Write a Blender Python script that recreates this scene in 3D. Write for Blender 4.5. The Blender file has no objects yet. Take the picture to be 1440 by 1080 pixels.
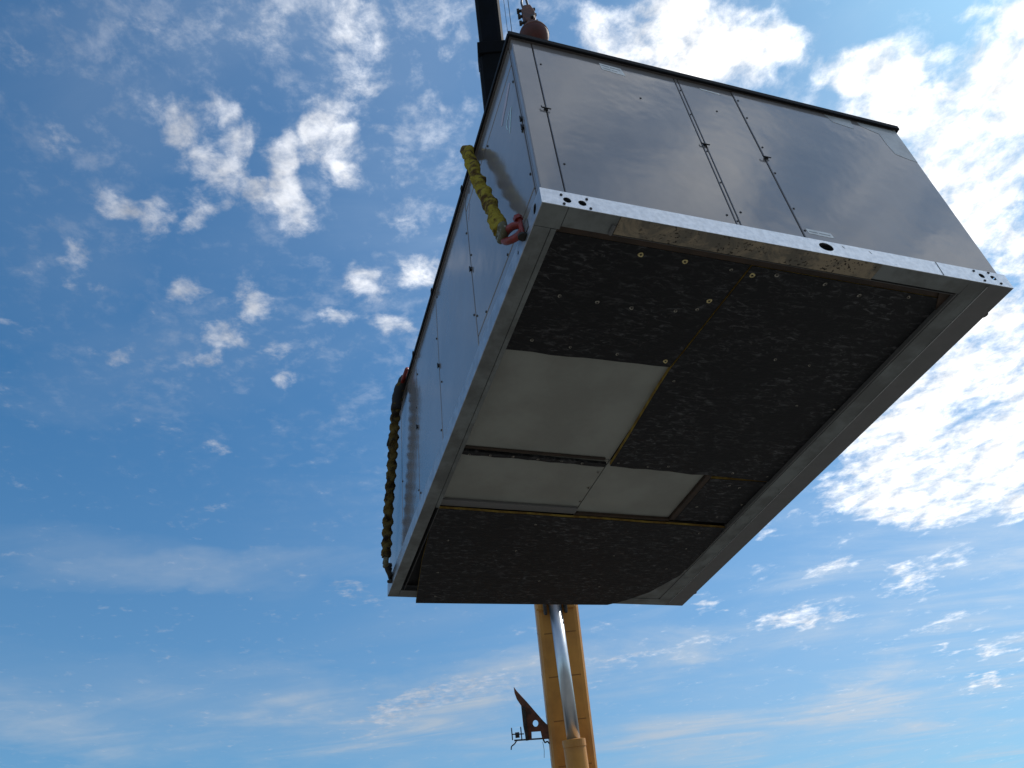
import bpy, bmesh, math, random
from mathutils import Vector, Matrix, noise as mnoise
random.seed(7)
SC = bpy.context.scene
COL = SC.collection
PI = math.pi

# ------------------------------------------------------------------ camera
cam_data = bpy.data.cameras.new("camera")
cam = bpy.data.objects.new("camera", cam_data)
COL.objects.link(cam)
cam.matrix_world = Matrix(((0.99195876, 0.12656156, 0.0, 0.0),
                           (0.07968016, -0.62451378, -0.77693861, 0.0),
                           (-0.09833056, 0.77069106, -0.62957636, 1.6),
                           (0, 0, 0, 1)))
cam_data.sensor_fit = 'HORIZONTAL'
cam_data.sensor_width = 36.0
cam_data.lens = 36.0 * 1101.13 / 1440.0
cam_data.clip_start = 0.05
cam_data.clip_end = 6000.0
SC.camera = cam
SC.render.engine = 'CYCLES'
SC.cycles.max_bounces = 6
SC.cycles.diffuse_bounces = 3
SC.cycles.glossy_bounces = 3
SC.view_settings.view_transform = 'Standard'
SC.view_settings.look = 'None'
SC.view_settings.gamma = 1.0
SC.view_settings.exposure = 0.0
SC.view_settings.use_curve_mapping = False

# ------------------------------------------------------------------ sun
SUN_AZ = math.radians(60.0)      # clockwise from +Y, seen from above
SUN_EL = math.radians(50.0)
SUN_DIR = Vector((math.sin(SUN_AZ)*math.cos(SUN_EL), math.cos(SUN_AZ)*math.cos(SUN_EL), math.sin(SUN_EL)))
sl = bpy.data.lights.new("sun", 'SUN')
sl.energy = 4.0
sl.angle = math.radians(0.5)
sl.color = (1.0, 0.955, 0.89)
sun = bpy.data.objects.new("sun", sl)
COL.objects.link(sun)
sun.rotation_euler = (-SUN_DIR).to_track_quat('-Z', 'Y').to_euler()
sun.location = (40, 25, 60)

# ------------------------------------------------------------------ sky with clouds
# each row: an ellipse on the cloud deck (deck coordinates x/z, y/z), as the two
# rows of the map to the unit circle, and the cover it gives
PUFFS = [(23.169, 3.608, 4.342, 1.659, 35.462, -15.97, 0.6),
(23.364, 14.615, -3.652, -9.196, 16.876, -9.273, 0.6),
(28.295, 32.384, -13.161, -22.12, 18.355, -11.409, 0.4),
(23.579, 5.533, 0.612, -6.013, 44.085, -24.935, 0.9),
(18.634, 28.32, -8.03, -27.291, 11.507, -17.834, 0.85),
(30.75, -2.769, 14.322, 9.203, 22.612, -9.93, 0.85),
(32.903, 18.178, 1.569, -19.175, 52.88, -36.5, 0.7),
(38.275, 4.288, 10.152, 3.557, 24.711, -13.662, 0.9),
(26.886, 9.905, 3.611, -3.63, 24.284, -16.937, 0.9),
(43.189, 15.143, 5.178, -2.423, 15.94, -11.525, 0.8),
(27.941, 19.968, -2.348, -12.706, 17.626, -17.424, 0.8),
(21.18, -3.164, 11.754, 26.448, 49.041, -24.966, 0.8),
(37.837, 15.366, 6.238, -8.27, 51.41, -41.765, 0.5),
(17.017, 19.212, -8.128, -21.67, 15.118, -13.496, 1.05),
(27.849, 23.669, -8.082, -16.481, 16.409, -14.56, 1.0),
(43.988, 13.702, 3.88, -4.113, 27.747, -19.006, 0.9),
(22.441, 17.873, -7.483, -16.125, 16.275, -14.068, 0.95),
(46.231, 10.948, 1.28, -4.912, 31.96, -23.653, 0.6),
(46.774, 8.498, 7.646, 0.285, 18.968, -13.278, 0.85),
(30.634, 9.76, 2.878, -5.326, 34.0, -26.176, 0.75),
(40.069, 0.151, 11.759, 5.859, 22.375, -15.217, 0.8),
(42.21, 14.049, 4.453, -7.4, 47.652, -36.034, 0.6),
(19.612, 16.594, -0.694, -23.08, 26.854, -31.208, 0.85),
(29.748, 18.336, 2.959, -19.813, 47.083, -43.833, 0.7),
(41.703, 12.237, 12.468, 1.217, 21.652, -15.234, 0.85),
(31.543, 18.995, 6.565, -11.295, 37.831, -36.162, 0.95),
(27.628, 18.354, 3.822, -15.154, 32.051, -36.731, 0.6),
(39.266, 20.889, 10.479, -5.917, 40.906, -26.541, 0.5),
(31.518, 14.665, 3.063, -13.704, 43.869, -45.52, 1.0),
(21.132, 9.022, 1.397, -8.269, 24.614, -28.969, 1.0),
(26.932, 8.779, 5.736, -2.485, 42.296, -46.539, 0.75),
(29.954, 0.24, 12.507, 6.554, 16.817, -12.732, 0.62),
(36.245, 11.728, 3.552, -4.62, 25.376, -26.049, 0.5),
(28.889, 9.266, 2.764, -6.839, 35.273, -40.411, 0.6),
(18.555, 11.755, 1.18, -19.954, 33.073, -46.619, 0.75),
(17.789, 17.735, -12.2, -30.985, 15.62, -21.652, 0.95),
(28.534, 7.123, 1.086, -5.456, 29.296, -31.302, 1.0),
(21.589, 0.88, 2.033, 1.4, 21.947, -19.898, 1.1),
(23.868, 4.803, -0.027, -8.114, 43.565, -46.549, 0.9),
(54.251, 11.304, 0.251, -12.451, 86.079, -55.85, 0.65),
(41.813, 7.76, -0.578, -9.022, 58.851, -43.321, 0.65),
(17.357, 11.802, -7.425, -26.412, 25.439, -24.028, 0.55),
(42.371, 13.048, 3.615, -11.477, 56.762, -69.786, 1.0),
(54.382, -20.395, 12.772, 20.508, 47.739, -24.278, 0.55),
(42.763, 24.879, 13.138, -5.453, 41.042, -21.75, 0.5),
(29.436, 23.145, 3.248, -39.167, 53.04, -80.044, 0.65),
(28.013, 12.612, 5.619, -7.938, 61.296, -30.407, 0.4),
(22.469, 13.316, -4.106, -33.451, 29.168, -59.818, 0.65),
(19.101, 10.026, 4.988, -7.307, 57.239, -27.33, 0.3),
(12.59, 4.558, -2.936, -16.866, 15.265, -40.584, 0.65),
(4.483, 0.355, 1.068, 2.217, 5.626, -16.389, 0.6),
(5.159, -0.057, 1.208, 3.114, 5.633, -16.527, 0.6),
(5.351, 0.173, 3.018, 7.477, 6.861, -17.359, 0.5),
(3.665, -0.436, -0.377, -0.145, 11.208, -32.121, 0.5),
(13.182, -0.16, -2.294, -3.917, 10.594, -30.932, 0.55),
(13.872, 3.458, -4.507, -9.94, 24.52, -11.355, 1.15),
(11.443, 0.194, -3.045, -4.071, 18.692, -8.939, 1.15),
(10.854, 0.48, -3.953, -6.747, 21.806, -10.252, 1.15),
(17.253, -2.971, -5.241, -3.143, 24.268, -12.038, 1.0),
(23.692, 8.948, -15.941, -21.889, 33.464, -9.883, 0.8),
(11.923, -1.417, -3.106, -8.552, 67.943, -31.213, 0.6),
(15.576, -10.272, -1.92, 11.495, 27.705, -23.786, 1.2),
(19.614, -10.737, -5.279, 4.44, 27.478, -19.783, 1.0),
(10.429, 0.13, -6.811, -9.348, 19.441, -7.574, 1.4),
(13.602, -14.617, -0.601, 8.462, 7.289, -11.027, 1.3),
(10.967, -4.424, -5.386, -1.491, 10.145, -6.825, 1.6),
(11.529, 1.766, -9.854, -10.121, 15.019, -4.936, 1.4),
(20.483, -7.461, -9.409, -9.327, 73.066, -34.887, 0.6),
(25.372, -10.956, -13.044, -2.157, 16.894, -8.067, 1.0),
(8.103, 2.266, -9.446, -11.577, 13.376, -2.914, 1.4),
(20.313, -7.038, -9.039, -2.59, 16.243, -12.961, 1.0),
(6.233, -2.961, -1.313, 1.463, 5.25, -9.588, 1.25),
(7.581, -3.031, -3.701, -1.104, 5.325, -6.823, 1.3),
(8.127, -1.229, -5.276, -5.253, 7.956, -10.047, 1.2),
(4.933, -1.779, -2.252, -2.619, 10.368, -18.019, 1.0),
(10.704, -4.47, -5.38, -0.974, 4.21, -6.417, 1.2),
(7.494, -5.597, 1.657, 8.431, 4.192, -13.468, 1.1),
(11.238, -7.065, -2.462, 2.771, 6.341, -10.627, 1.2),
(5.959, -2.107, -2.686, -1.367, 5.83, -9.065, 1.2),
(14.108, -3.683, -5.302, -1.798, 7.869, -11.76, 0.8),
(12.521, -3.497, -3.475, -1.779, 18.969, -42.56, 0.8),
(21.865, -6.456, -8.822, -6.19, 21.572, -44.964, 0.75),
(7.272, -3.075, -1.72, 2.584, 11.369, -30.843, 0.8),
(9.094, -3.685, -2.021, 3.154, 13.3, -38.095, 0.75),
(7.701, -1.852, -2.068, -1.425, 9.476, -24.481, 0.9),
(10.807, -2.053, -3.438, -5.506, 16.671, -42.034, 0.75),
(6.811, -2.993, -2.622, -0.575, 8.347, -26.888, 0.8),
(9.208, -3.455, -5.375, -7.111, 12.04, -32.287, 1.0),
(15.666, -5.428, -6.971, -5.486, 15.693, -42.627, 0.65),
(24.832, -2.739, -6.297, -8.963, 28.586, -67.25, 0.9),
(22.525, -3.991, -6.933, -7.016, 26.6, -49.218, 0.7),
(9.097, -4.175, -0.745, 8.229, 9.165, -39.334, 0.55)]
VEILS = [(2.311, 0.801, 0.426, -1.801, 11.127, -22.045, 0.5),
(2.661, 1.391, 0.193, -4.84, 7.007, -17.124, 0.3),
(1.874, 0.662, 0.012, -1.939, 2.566, -9.388, 0.7),
(2.19, 1.253, 0.14, -1.928, 1.304, -6.917, 0.6),
(1.954, 0.114, 0.388, 1.04, 2.924, -8.928, 0.75),
(1.605, 0.312, -0.011, -1.022, 2.193, -8.528, 0.6),
(3.77, 1.11, 1.13, 0.6, 8.803, -9.025, 0.3),
(8.026, 1.558, -0.055, -0.614, 4.193, -2.796, 0.25),
(2.576, -0.218, -0.251, -0.339, 5.447, -15.443, 0.4),
(1.087, -0.313, -0.138, 0.451, 1.493, -5.771, 0.5),
(1.858, -0.801, -0.325, 0.794, 1.884, -5.979, 0.5),
(7.779, 4.166, 2.098, -0.595, 3.733, -2.978, 0.25),
(5.39, 1.353, 0.211, -1.718, 13.075, -6.737, 0.3),
(0.75, -0.158, -0.167, -0.207, 1.296, -5.691, 0.45),
(5.606, 1.926, 0.64, -2.383, 18.665, -8.912, 0.3),
(6.312, 5.433, 0.217, -5.422, 8.206, -6.882, 0.25),
(4.564, -1.776, -2.189, -0.222, 1.267, -1.209, 0.5)]
world = bpy.data.worlds.new("World")
SC.world = world
world.use_nodes = True
NT = world.node_tree
NT.nodes.clear()

class G:
    """small node-graph writer"""
    def __init__(s, nt): s.nt = nt
    def new(s, kind, **kw):
        n = s.nt.nodes.new(kind)
        for k, v in kw.items(): setattr(n, k, v)
        return n
    def put(s, sock, v):
        if hasattr(v, 'links') or hasattr(v, 'is_output'): s.nt.links.new(v, sock)
        else: sock.default_value = v
    def math(s, op, a, b=None, c=None, clamp=False):
        n = s.new('ShaderNodeMath', operation=op, use_clamp=clamp)
        s.put(n.inputs[0], a)
        if b is not None: s.put(n.inputs[1], b)
        if c is not None: s.put(n.inputs[2], c)
        return n.outputs[0]
    def vec(s, op, a, b=None, scale=None):
        n = s.new('ShaderNodeVectorMath', operation=op)
        s.put(n.inputs[0], a)
        if b is not None: s.put(n.inputs[1], b)
        if scale is not None: s.put(n.inputs['Scale'], scale)
        return n.outputs['Value'] if op in ('DOT_PRODUCT', 'LENGTH') else n.outputs[0]
    def noise(s, vec, scale, detail=2.0, rough=0.5, dist=0.0, out='Fac', lac=2.0):
        n = s.new('ShaderNodeTexNoise')
        if vec is not None: s.put(n.inputs['Vector'], vec)
        n.inputs['Scale'].default_value = scale
        n.inputs['Detail'].default_value = detail
        n.inputs['Roughness'].default_value = rough
        n.inputs['Lacunarity'].default_value = lac
        n.inputs['Distortion'].default_value = dist
        return n.outputs[out]
    def smooth(s, x, lo, hi, a=0.0, b=1.0):
        n = s.new('ShaderNodeMapRange', interpolation_type='SMOOTHSTEP')
        s.put(n.inputs[0], x)
        n.inputs[1].default_value = lo; n.inputs[2].default_value = hi
        n.inputs[3].default_value = a; n.inputs[4].default_value = b
        return n.outputs[0]
    def lin(s, x, lo, hi, a=0.0, b=1.0):
        n = s.new('ShaderNodeMapRange')
        s.put(n.inputs[0], x)
        n.inputs[1].default_value = lo; n.inputs[2].default_value = hi
        n.inputs[3].default_value = a; n.inputs[4].default_value = b
        return n.outputs[0]
    def mix(s, f, a, b, mode='MIX'):
        n = s.new('ShaderNodeMix', data_type='RGBA', blend_type=mode)
        s.put(n.inputs[0], f); s.put(n.inputs[6], a); s.put(n.inputs[7], b)
        return n.outputs[2]
    def mapping(s, vec, loc=(0,0,0), rot=(0,0,0), scale=(1,1,1)):
        n = s.new('ShaderNodeMapping')
        s.put(n.inputs[0], vec)
        n.inputs[1].default_value = loc; n.inputs[2].default_value = rot; n.inputs[3].default_value = scale
        return n.outputs[0]

SKY_STRENGTH = 0.104
SKY_TINT = (0.42, 0.87, 1.12)
def build_sky():
    g = G(NT)
    tc = g.new('ShaderNodeTexCoord')
    d = tc.outputs['Generated']
    sky = g.new('ShaderNodeTexSky')
    sky.sky_type = 'NISHITA'
    sky.sun_disc = False
    sky.sun_elevation = SUN_EL
    sky.sun_rotation = SUN_AZ
    sky.altitude = 100.0
    sky.air_density = 1.25
    sky.dust_density = 0.55
    sky.ozone_density = 1.8
    sep = g.new('ShaderNodeSeparateXYZ'); g.put(sep.inputs[0], d)
    z = g.math('MAXIMUM', sep.outputs[2], 0.035)
    px = g.math('DIVIDE', sep.outputs[0], z)
    py = g.math('DIVIDE', sep.outputs[1], z)
    cmb = g.new('ShaderNodeCombineXYZ')
    g.put(cmb.inputs[0], px); g.put(cmb.inputs[1], py); cmb.inputs[2].default_value = 1.0
    P = cmb.outputs[0]
    r2 = g.vec('DOT_PRODUCT', P, P)                   # 1/z^2 : grows towards the horizon
    amp = g.math('POWER', r2, 0.9)
    # ragged edges: the ellipses are looked up through two octaves of warp
    w1 = g.vec('SUBTRACT', g.noise(P, 5.0, 3.0, 0.6, out='Color'), (0.5, 0.5, 0.5))
    amp1 = g.math('MULTIPLY', amp, 0.06)
    wv = g.vec('SCALE', w1, scale=amp1)
    wf = g.vec('MULTIPLY', wv, (1.0, 1.0, 0.0))
    Q = g.vec('ADD', P, wf)
    def cover(rows, src):
        acc = None
        for a1, b1, c1, a2, b2, c2, am in rows:
            u = g.vec('DOT_PRODUCT', src, (a1, b1, c1))
            v = g.vec('DOT_PRODUCT', src, (a2, b2, c2))
            uu = g.math('MULTIPLY', u, u)
            dd = g.math('MULTIPLY_ADD', v, v, uu)
            k = g.math('MULTIPLY_ADD', dd, -am*0.50, am, clamp=False)
            k = g.math('MAXIMUM', k, 0.0)
            acc = k if acc is None else g.math('ADD', acc, k)
        return acc
    M = cover(PUFFS, Q)
    V = cover(VEILS, Q)
    # the rest of the sky, beyond the part described above: broken cloud cover
    axis = (0.0, 0.777, 0.63)
    ca = g.vec('DOT_PRODUCT', d, axis)
    outside = g.smooth(ca, 0.78, 0.60)
    big = g.noise(P, 0.85, 2.0, 0.5)
    mid = g.noise(P, 4.3, 2.0, 0.45)
    field = g.math('ADD', g.smooth(big, 0.36, 0.58, 0.1, 0.45), g.smooth(mid, 0.38, 0.58, -0.15, 1.2))
    M = g.math('MULTIPLY_ADD', field, outside, M)
    V = g.math('MULTIPLY_ADD', outside, 0.4, V)
    V = g.math('MULTIPLY_ADD', g.smooth(g.vec('DOT_PRODUCT', d, tuple(SUN_DIR)), 0.30, 0.92), 0.62, V)
    M = g.math('MINIMUM', M, g.lin(g.smooth(g.vec('DOT_PRODUCT', d, tuple(SUN_DIR)), 0.45, 0.88), 0, 1, 1.05, 1.24))
    V = g.math('MINIMUM', V, 1.0)
    # puffs
    Pw = g.vec('ADD', P, g.vec('SCALE', w1, scale=0.05))
    n1 = g.noise(Pw, 8.0, 8.0, 0.66)
    n2 = g.noise(Pw, 30.0, 5.0, 0.62)
    sdot = g.vec('DOT_PRODUCT', d, tuple(SUN_DIR))
    sidef = g.smooth(sdot, 0.45, 0.88)
    wf2 = g.lin(sidef, 0, 1, 0.50, 0.26)
    nn = g.math('MULTIPLY_ADD', g.math('SUBTRACT', n2, n1), wf2, n1)
    e = g.math('MULTIPLY_ADD', g.math('SUBTRACT', nn, 0.5), 4.9, M)
    dens = g.smooth(e, 0.20, 1.75)
    peak = g.lin(sidef, 0, 1, 0.80, 1.0)
    lee = g.smooth(sdot, -0.05, -0.6)
    dens = g.math('MULTIPLY', dens, peak)
    thin = g.math('MULTIPLY', g.smooth(nn, 0.47, 0.66), g.math('MULTIPLY_ADD', V, 0.36, 0.03))
    thin = g.math('MULTIPLY', thin, g.smooth(sep.outputs[2], 0.38, 0.62))
    dens = g.math('MAXIMUM', dens, thin)
    # relief: the side of a puff that faces the sun is brighter
    off = (SUN_DIR.x*0.05, SUN_DIR.y*0.05, 0)
    n1b = g.noise(g.vec('ADD', Pw, off), 8.0, 5.0, 0.66)
    rel = g.math('SUBTRACT', n1, n1b)
    shade = g.math('MULTIPLY_ADD', rel, 1.5, 1.0)
    core = g.smooth(e, 1.1, 2.6, 1.0, 0.88)
    lum = g.math('MULTIPLY', g.math('MULTIPLY', shade, core), g.math('MULTIPLY_ADD', lee, 3.2, g.lin(sidef, 0, 1, 5.4, 12.4)))
    ccol = g.vec('SCALE', g.mix(sidef, (0.90, 0.95, 1.06, 1), (1.0, 1.0, 1.0, 1)), scale=lum)
    # thin high veils, combed by the wind
    st = g.mapping(P, rot=(0, 0, math.radians(-24)), scale=(0.5, 1.5, 1))
    v1 = g.noise(st, 1.6, 8.0, 0.60, dist=1.1)
    v2 = g.noise(P, 1.5, 6.0, 0.6, dist=0.4)
    vv = g.math('MULTIPLY', g.smooth(v1, 0.34, 0.78), g.smooth(v2, 0.25, 0.65))
    veil = g.math('MULTIPLY', g.math('MULTIPLY', V, vv), g.lin(sep.outputs[2], 0.25, 0.75, 1.05, 0.30))
    low = g.smooth(sep.outputs[2], 0.62, 0.08)
    veil = g.math('ADD', veil, g.math('MULTIPLY', V, 0.13))
    veil = g.math('ADD', veil, g.math('MULTIPLY', low, g.lin(sdot, -0.3, 0.8, 0.05, 0.30)))
    veil = g.math('MINIMUM', veil, 0.9)
    vcol = g.vec('SCALE', (0.84, 0.99, 1.17), scale=g.lin(sidef, 0, 1, 5.0, 7.6))
    base = g.vec('MULTIPLY', sky.outputs[0], (SKY_TINT[0], SKY_TINT[1], SKY_TINT[2]))
    c = g.mix(veil, base, vcol)
    c = g.mix(dens, c, ccol)
    fade = g.smooth(sep.outputs[2], -0.01, 0.05)
    c = g.mix(fade, base, c)
    bg = g.new('ShaderNodeBackground')
    g.put(bg.inputs[0], c); bg.inputs[1].default_value = SKY_STRENGTH
    out = g.new('ShaderNodeOutputWorld')
    NT.links.new(bg.outputs[0], out.inputs[0])
build_sky()
world.cycles.sampling_method = 'MANUAL'
world.cycles.sample_map_resolution = 512

# ------------------------------------------------------------------ materials
def material(name, color, rough=0.5, metal=0.0, spec=0.5, var=None, var_scale=6.0, bump=0.0, bump_scale=40.0, rough_var=0.0, stretch=(1,1,1), detail=5.0, lo=0.35, hi=0.65):
    m = bpy.data.materials.new(name)
    m.use_nodes = True
    g = G(m.node_tree)
    b = m.node_tree.nodes['Principled BSDF']
    tc = g.new('ShaderNodeTexCoord').outputs['Object']
    b.inputs['Metallic'].default_value = metal
    b.inputs['Specular IOR Level'].default_value = spec
    src = g.mapping(tc, scale=stretch) if stretch != (1,1,1) else tc
    c4 = tuple(color) + (1,)
    if var is not None:
        n = g.noise(src, var_scale, detail, 0.6)
        f = g.smooth(n, lo, hi)
        g.put(b.inputs['Base Color'], g.mix(f, c4, tuple(var) + (1,)))
    else:
        b.inputs['Base Color'].default_value = c4
    if rough_var:
        n = g.noise(src, var_scale*1.7, 5.0, 0.6)
        g.put(b.inputs['Roughness'], g.lin(n, 0.3, 0.7, max(0.02, rough-rough_var), rough+rough_var))
    else:
        b.inputs['Roughness'].default_value = rough
    if bump:
        bn = g.new('ShaderNodeBump')
        bn.inputs['Strength'].default_value = 1.0
        bn.inputs['Distance'].default_value = bump
        g.put(bn.inputs['Height'], g.noise(src, bump_scale, 4.0, 0.55))
        g.put(b.inputs['Normal'], bn.outputs[0])
    return m

M = {}
M['panel'] = material('painted_panel', (0.262, 0.238, 0.238), 0.14, var=(0.228, 0.208, 0.210), var_scale=2.2, bump=0.006, bump_scale=1.6, rough_var=0.03)
M['panel'].node_tree.nodes['Principled BSDF'].inputs['IOR'].default_value = 1.95
M['beige'] = material('primer_grey_sheet', (0.31, 0.325, 0.295), 0.5, var=(0.25, 0.258, 0.232), var_scale=2.6, detail=8, bump=0.002, bump_scale=3.0)
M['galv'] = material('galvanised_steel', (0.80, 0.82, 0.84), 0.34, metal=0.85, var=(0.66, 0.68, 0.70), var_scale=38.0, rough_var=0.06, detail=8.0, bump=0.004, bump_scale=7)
M['galv_side'] = material('dim_reflection_galvanised_steel', (0.46, 0.48, 0.52), 0.42, metal=0.7, var=(0.34, 0.36, 0.40), var_scale=16.0, rough_var=0.08, detail=8.0)  # same galvanised steel, with the side's dimmer reflection put into the colour
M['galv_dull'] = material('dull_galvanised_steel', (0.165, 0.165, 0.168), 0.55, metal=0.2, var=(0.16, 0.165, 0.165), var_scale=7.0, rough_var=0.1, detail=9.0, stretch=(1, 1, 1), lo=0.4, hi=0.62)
M['dark'] = material('black_cavity_steel', (0.012, 0.012, 0.014), 0.7)
M['trim'] = material('black_roof_trim', (0.008, 0.008, 0.010), 0.7, spec=0.2)
M['glassfibre'] = material('yellow_glass_fibre', (0.42, 0.30, 0.06), 0.9, var=(0.22, 0.13, 0.03), var_scale=14.0, bump=0.004, bump_scale=90)
M['washer'] = material('zinc_washer', (0.42, 0.40, 0.34), 0.42, metal=0.3, var=(0.12, 0.11, 0.10), var_scale=14.0)
M['washer_yellow'] = material('yellow_zinc_washer', (0.78, 0.66, 0.30), 0.4, metal=0.2, var=(0.45, 0.37, 0.17), var_scale=60.0)
M['screw'] = material('dark_screw_head', (0.05, 0.05, 0.055), 0.4, metal=0.6)
M['latch'] = material('black_latch_plastic', (0.016, 0.016, 0.018), 0.4)
M['label'] = material('white_sticker', (0.88, 0.89, 0.90), 0.45, var=(0.70, 0.71, 0.72), var_scale=25)
M['label_grey'] = material('grey_sticker_print', (0.33, 0.34, 0.36), 0.5)
M['film'] = material('pale_protective_film', (0.50, 0.51, 0.52), 0.25, var=(0.38, 0.385, 0.39), var_scale=9)
M['chalk'] = material('pale_blue_marker', (0.62, 0.85, 0.92), 0.8)
M['streak_pink'] = material('pale_pink_streak', (0.52, 0.47, 0.56), 0.7)
M['sling'] = material('dirty_yellow_sling_cover', (0.36, 0.27, 0.035), 0.9, spec=0.15, var=(0.10, 0.055, 0.018), var_scale=16.0, detail=9.0, lo=0.44, hi=0.62, bump=0.012, bump_scale=90)
M['sling_dark'] = material('worn_olive_sling_cover', (0.13, 0.088, 0.026), 0.9, spec=0.15, var=(0.03, 0.020, 0.012), var_scale=18.0, detail=8.0, lo=0.42, hi=0.60, bump=0.012, bump_scale=90)
M['sling_eye'] = material('frayed_olive_eye', (0.10, 0.09, 0.05), 0.85, var=(0.30, 0.29, 0.25), var_scale=40, lo=0.5, hi=0.7)
M['sling_black'] = material('black_sling_web', (0.02, 0.018, 0.018), 0.85)
M['red'] = material('red_painted_steel', (0.25, 0.022, 0.016), 0.45, var=(0.16, 0.02, 0.015), var_scale=30.0, detail=7)
M['dark_steel'] = material('oily_dark_steel', (0.045, 0.042, 0.04), 0.5, metal=0.4, var=(0.02, 0.018, 0.016), var_scale=20)
M['ball'] = material('rusty_red_ball', (0.085, 0.022, 0.018), 0.7, var=(0.06, 0.022, 0.018), var_scale=9.0, detail=8, bump=0.003, bump_scale=25)
M['rust'] = material('rusty_brown_steel', (0.17, 0.062, 0.035), 0.65, var=(0.06, 0.028, 0.02), var_scale=14, detail=8)
M['crane_yellow'] = material('crane_ochre_paint', (0.56, 0.25, 0.045), 0.5, var=(0.40, 0.17, 0.032), var_scale=2.0, detail=9, lo=0.4, hi=0.68)
M['bar'] = material('brown_shaded_steel', (0.060, 0.036, 0.022), 0.7, var=(0.03, 0.02, 0.014), var_scale=8)  # brown steel, also the painted shade of gaps and recess sides
M['weld'] = material('dirty_weld_line', (0.26, 0.11, 0.02), 0.6)
M['crane_dark'] = material('crane_near_black', (0.005, 0.007, 0.012), 0.75, spec=0.1, var=(0.004, 0.005, 0.007), var_scale=3.0)  # even near-black of the upper boom, counterweight and carrier
M['chrome'] = material('polished_rod', (0.62, 0.66, 0.70), 0.33, metal=0.85, var=(0.5,0.54,0.58), var_scale=3)
M['wire'] = material('steel_wire_rope', (0.05, 0.05, 0.055), 0.5, metal=0.5)
M['tyre'] = material('tyre_rubber', (0.02, 0.02, 0.02), 0.8)

def mat_black_facing():
    """crinkled black facing of the insulation, with fine pale creases"""
    m = bpy.data.materials.new('black_crinkled_facing')
    m.use_nodes = True
    g = G(m.node_tree)
    b = m.node_tree.nodes['Principled BSDF']
    tc = g.new('ShaderNodeTexCoord').outputs['Object']
    s1 = g.mapping(tc, rot=(0, 0, math.radians(28)), scale=(8.0, 22.0, 5.0))
    n1 = g.noise(s1, 2.2, 8.0, 0.66, dist=0.9)
    n2 = g.noise(tc, 3.0, 5.0, 0.6)
    s3 = g.mapping(tc, rot=(0, 0, math.radians(-35)), scale=(6.0, 12.0, 5.0))
    n3 = g.noise(s3, 1.7, 7.0, 0.6, dist=1.0)
    cr = g.math('MULTIPLY', g.smooth(n1, 0.50, 0.70), g.smooth(n2, 0.32, 0.64))
    cr = g.math('ADD', cr, g.math('MULTIPLY', g.smooth(n3, 0.56, 0.78), 0.6))
    g.put(b.inputs['Base Color'], g.mix(cr, (0.010, 0.011, 0.013, 1), (0.110, 0.112, 0.118, 1)))
    b.inputs['Roughness'].default_value = 0.6
    b.inputs['Specular IOR Level'].default_value = 0.25
    bn = g.new('ShaderNodeBump'); bn.inputs['Distance'].default_value = 0.004
    bn.inputs['Strength'].default_value = 0.8
    g.put(bn.inputs['Height'], g.math('ADD', n1, n3))
    g.put(b.inputs['Normal'], bn.outputs[0])
    return m
M['facing'] = mat_black_facing()

def mat_speckled():
    """tan flange strip, weathered and spattered with dark specks"""
    m = bpy.data.materials.new('tan_speckled_flange')
    m.use_nodes = True
    g = G(m.node_tree)
    b = m.node_tree.nodes['Principled BSDF']
    tc = g.new('ShaderNodeTexCoord').outputs['Object']
    big = g.smooth(g.noise(tc, 7.0, 8.0, 0.7, dist=0.8), 0.42, 0.60)
    c = g.mix(big, (0.36, 0.30, 0.215, 1), (0.18, 0.165, 0.135, 1))
    sp = g.smooth(g.noise(tc, 70.0, 2.0, 0.5), 0.57, 0.63)
    sp = g.math('MULTIPLY', sp, g.smooth(g.noise(tc, 6.0, 3.0, 0.5), 0.42, 0.58))
    c = g.mix(sp, c, (0.03, 0.025, 0.02, 1))
    g.put(b.inputs['Base Color'], c)
    b.inputs['Roughness'].default_value = 0.75
    b.inputs['Specular IOR Level'].default_value = 0.25
    return m
M['speckled'] = mat_speckled()

def mat_flange():
    m = bpy.data.materials.new('scuffed_flange')
    m.use_nodes = True
    g = G(m.node_tree)
    b = m.node_tree.nodes['Principled BSDF']
    tc = g.new('ShaderNodeTexCoord').outputs['Object']
    c = g.mix(g.smooth(g.noise(tc, 4.0, 7.0, 0.65), 0.38, 0.62), (0.215, 0.24, 0.24, 1), (0.13, 0.14, 0.138, 1))
    scr = g.noise(g.mapping(tc, rot=(0, 0, 0.5), scale=(60, 7, 1)), 1.2, 6.0, 0.7, dist=1.2)
    where = g.smooth(g.noise(tc, 2.6, 2.0, 0.5), 0.5, 0.64)
    c = g.mix(g.math('MULTIPLY', g.smooth(scr, 0.58, 0.68), where), c, (0.035, 0.033, 0.03, 1))
    g.put(b.inputs['Base Color'], c)
    b.inputs['Roughness'].default_value = 0.6
    b.inputs['Metallic'].default_value = 0.1
    return m
M['flange'] = mat_flange()

# ------------------------------------------------------------------ mesh helpers
def finish(name, bm, mat, parent=None, smooth=False, kind=None, loc=None):
    me = bpy.data.meshes.new(name)
    bm.normal_update()
    bm.to_mesh(me); bm.free()
    if smooth:
        for p in me.polygons: p.use_smooth = True
    me.materials.append(mat)
    o = bpy.data.objects.new(name, me)
    COL.objects.link(o)
    if parent is not None: o.parent = parent
    if kind: o['kind'] = kind
    if loc is not None: o.location = loc
    return o

def thing(name, label, cat, loc=(0,0,0), rotz=0.0, group=None):
    o = bpy.data.objects.new(name, None)
    COL.objects.link(o)
    o.empty_display_size = 0.2
    o.location = loc
    o.rotation_euler = (0, 0, rotz)
    o['label'] = label; o['category'] = cat
    if group: o['group'] = group
    return o

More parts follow.
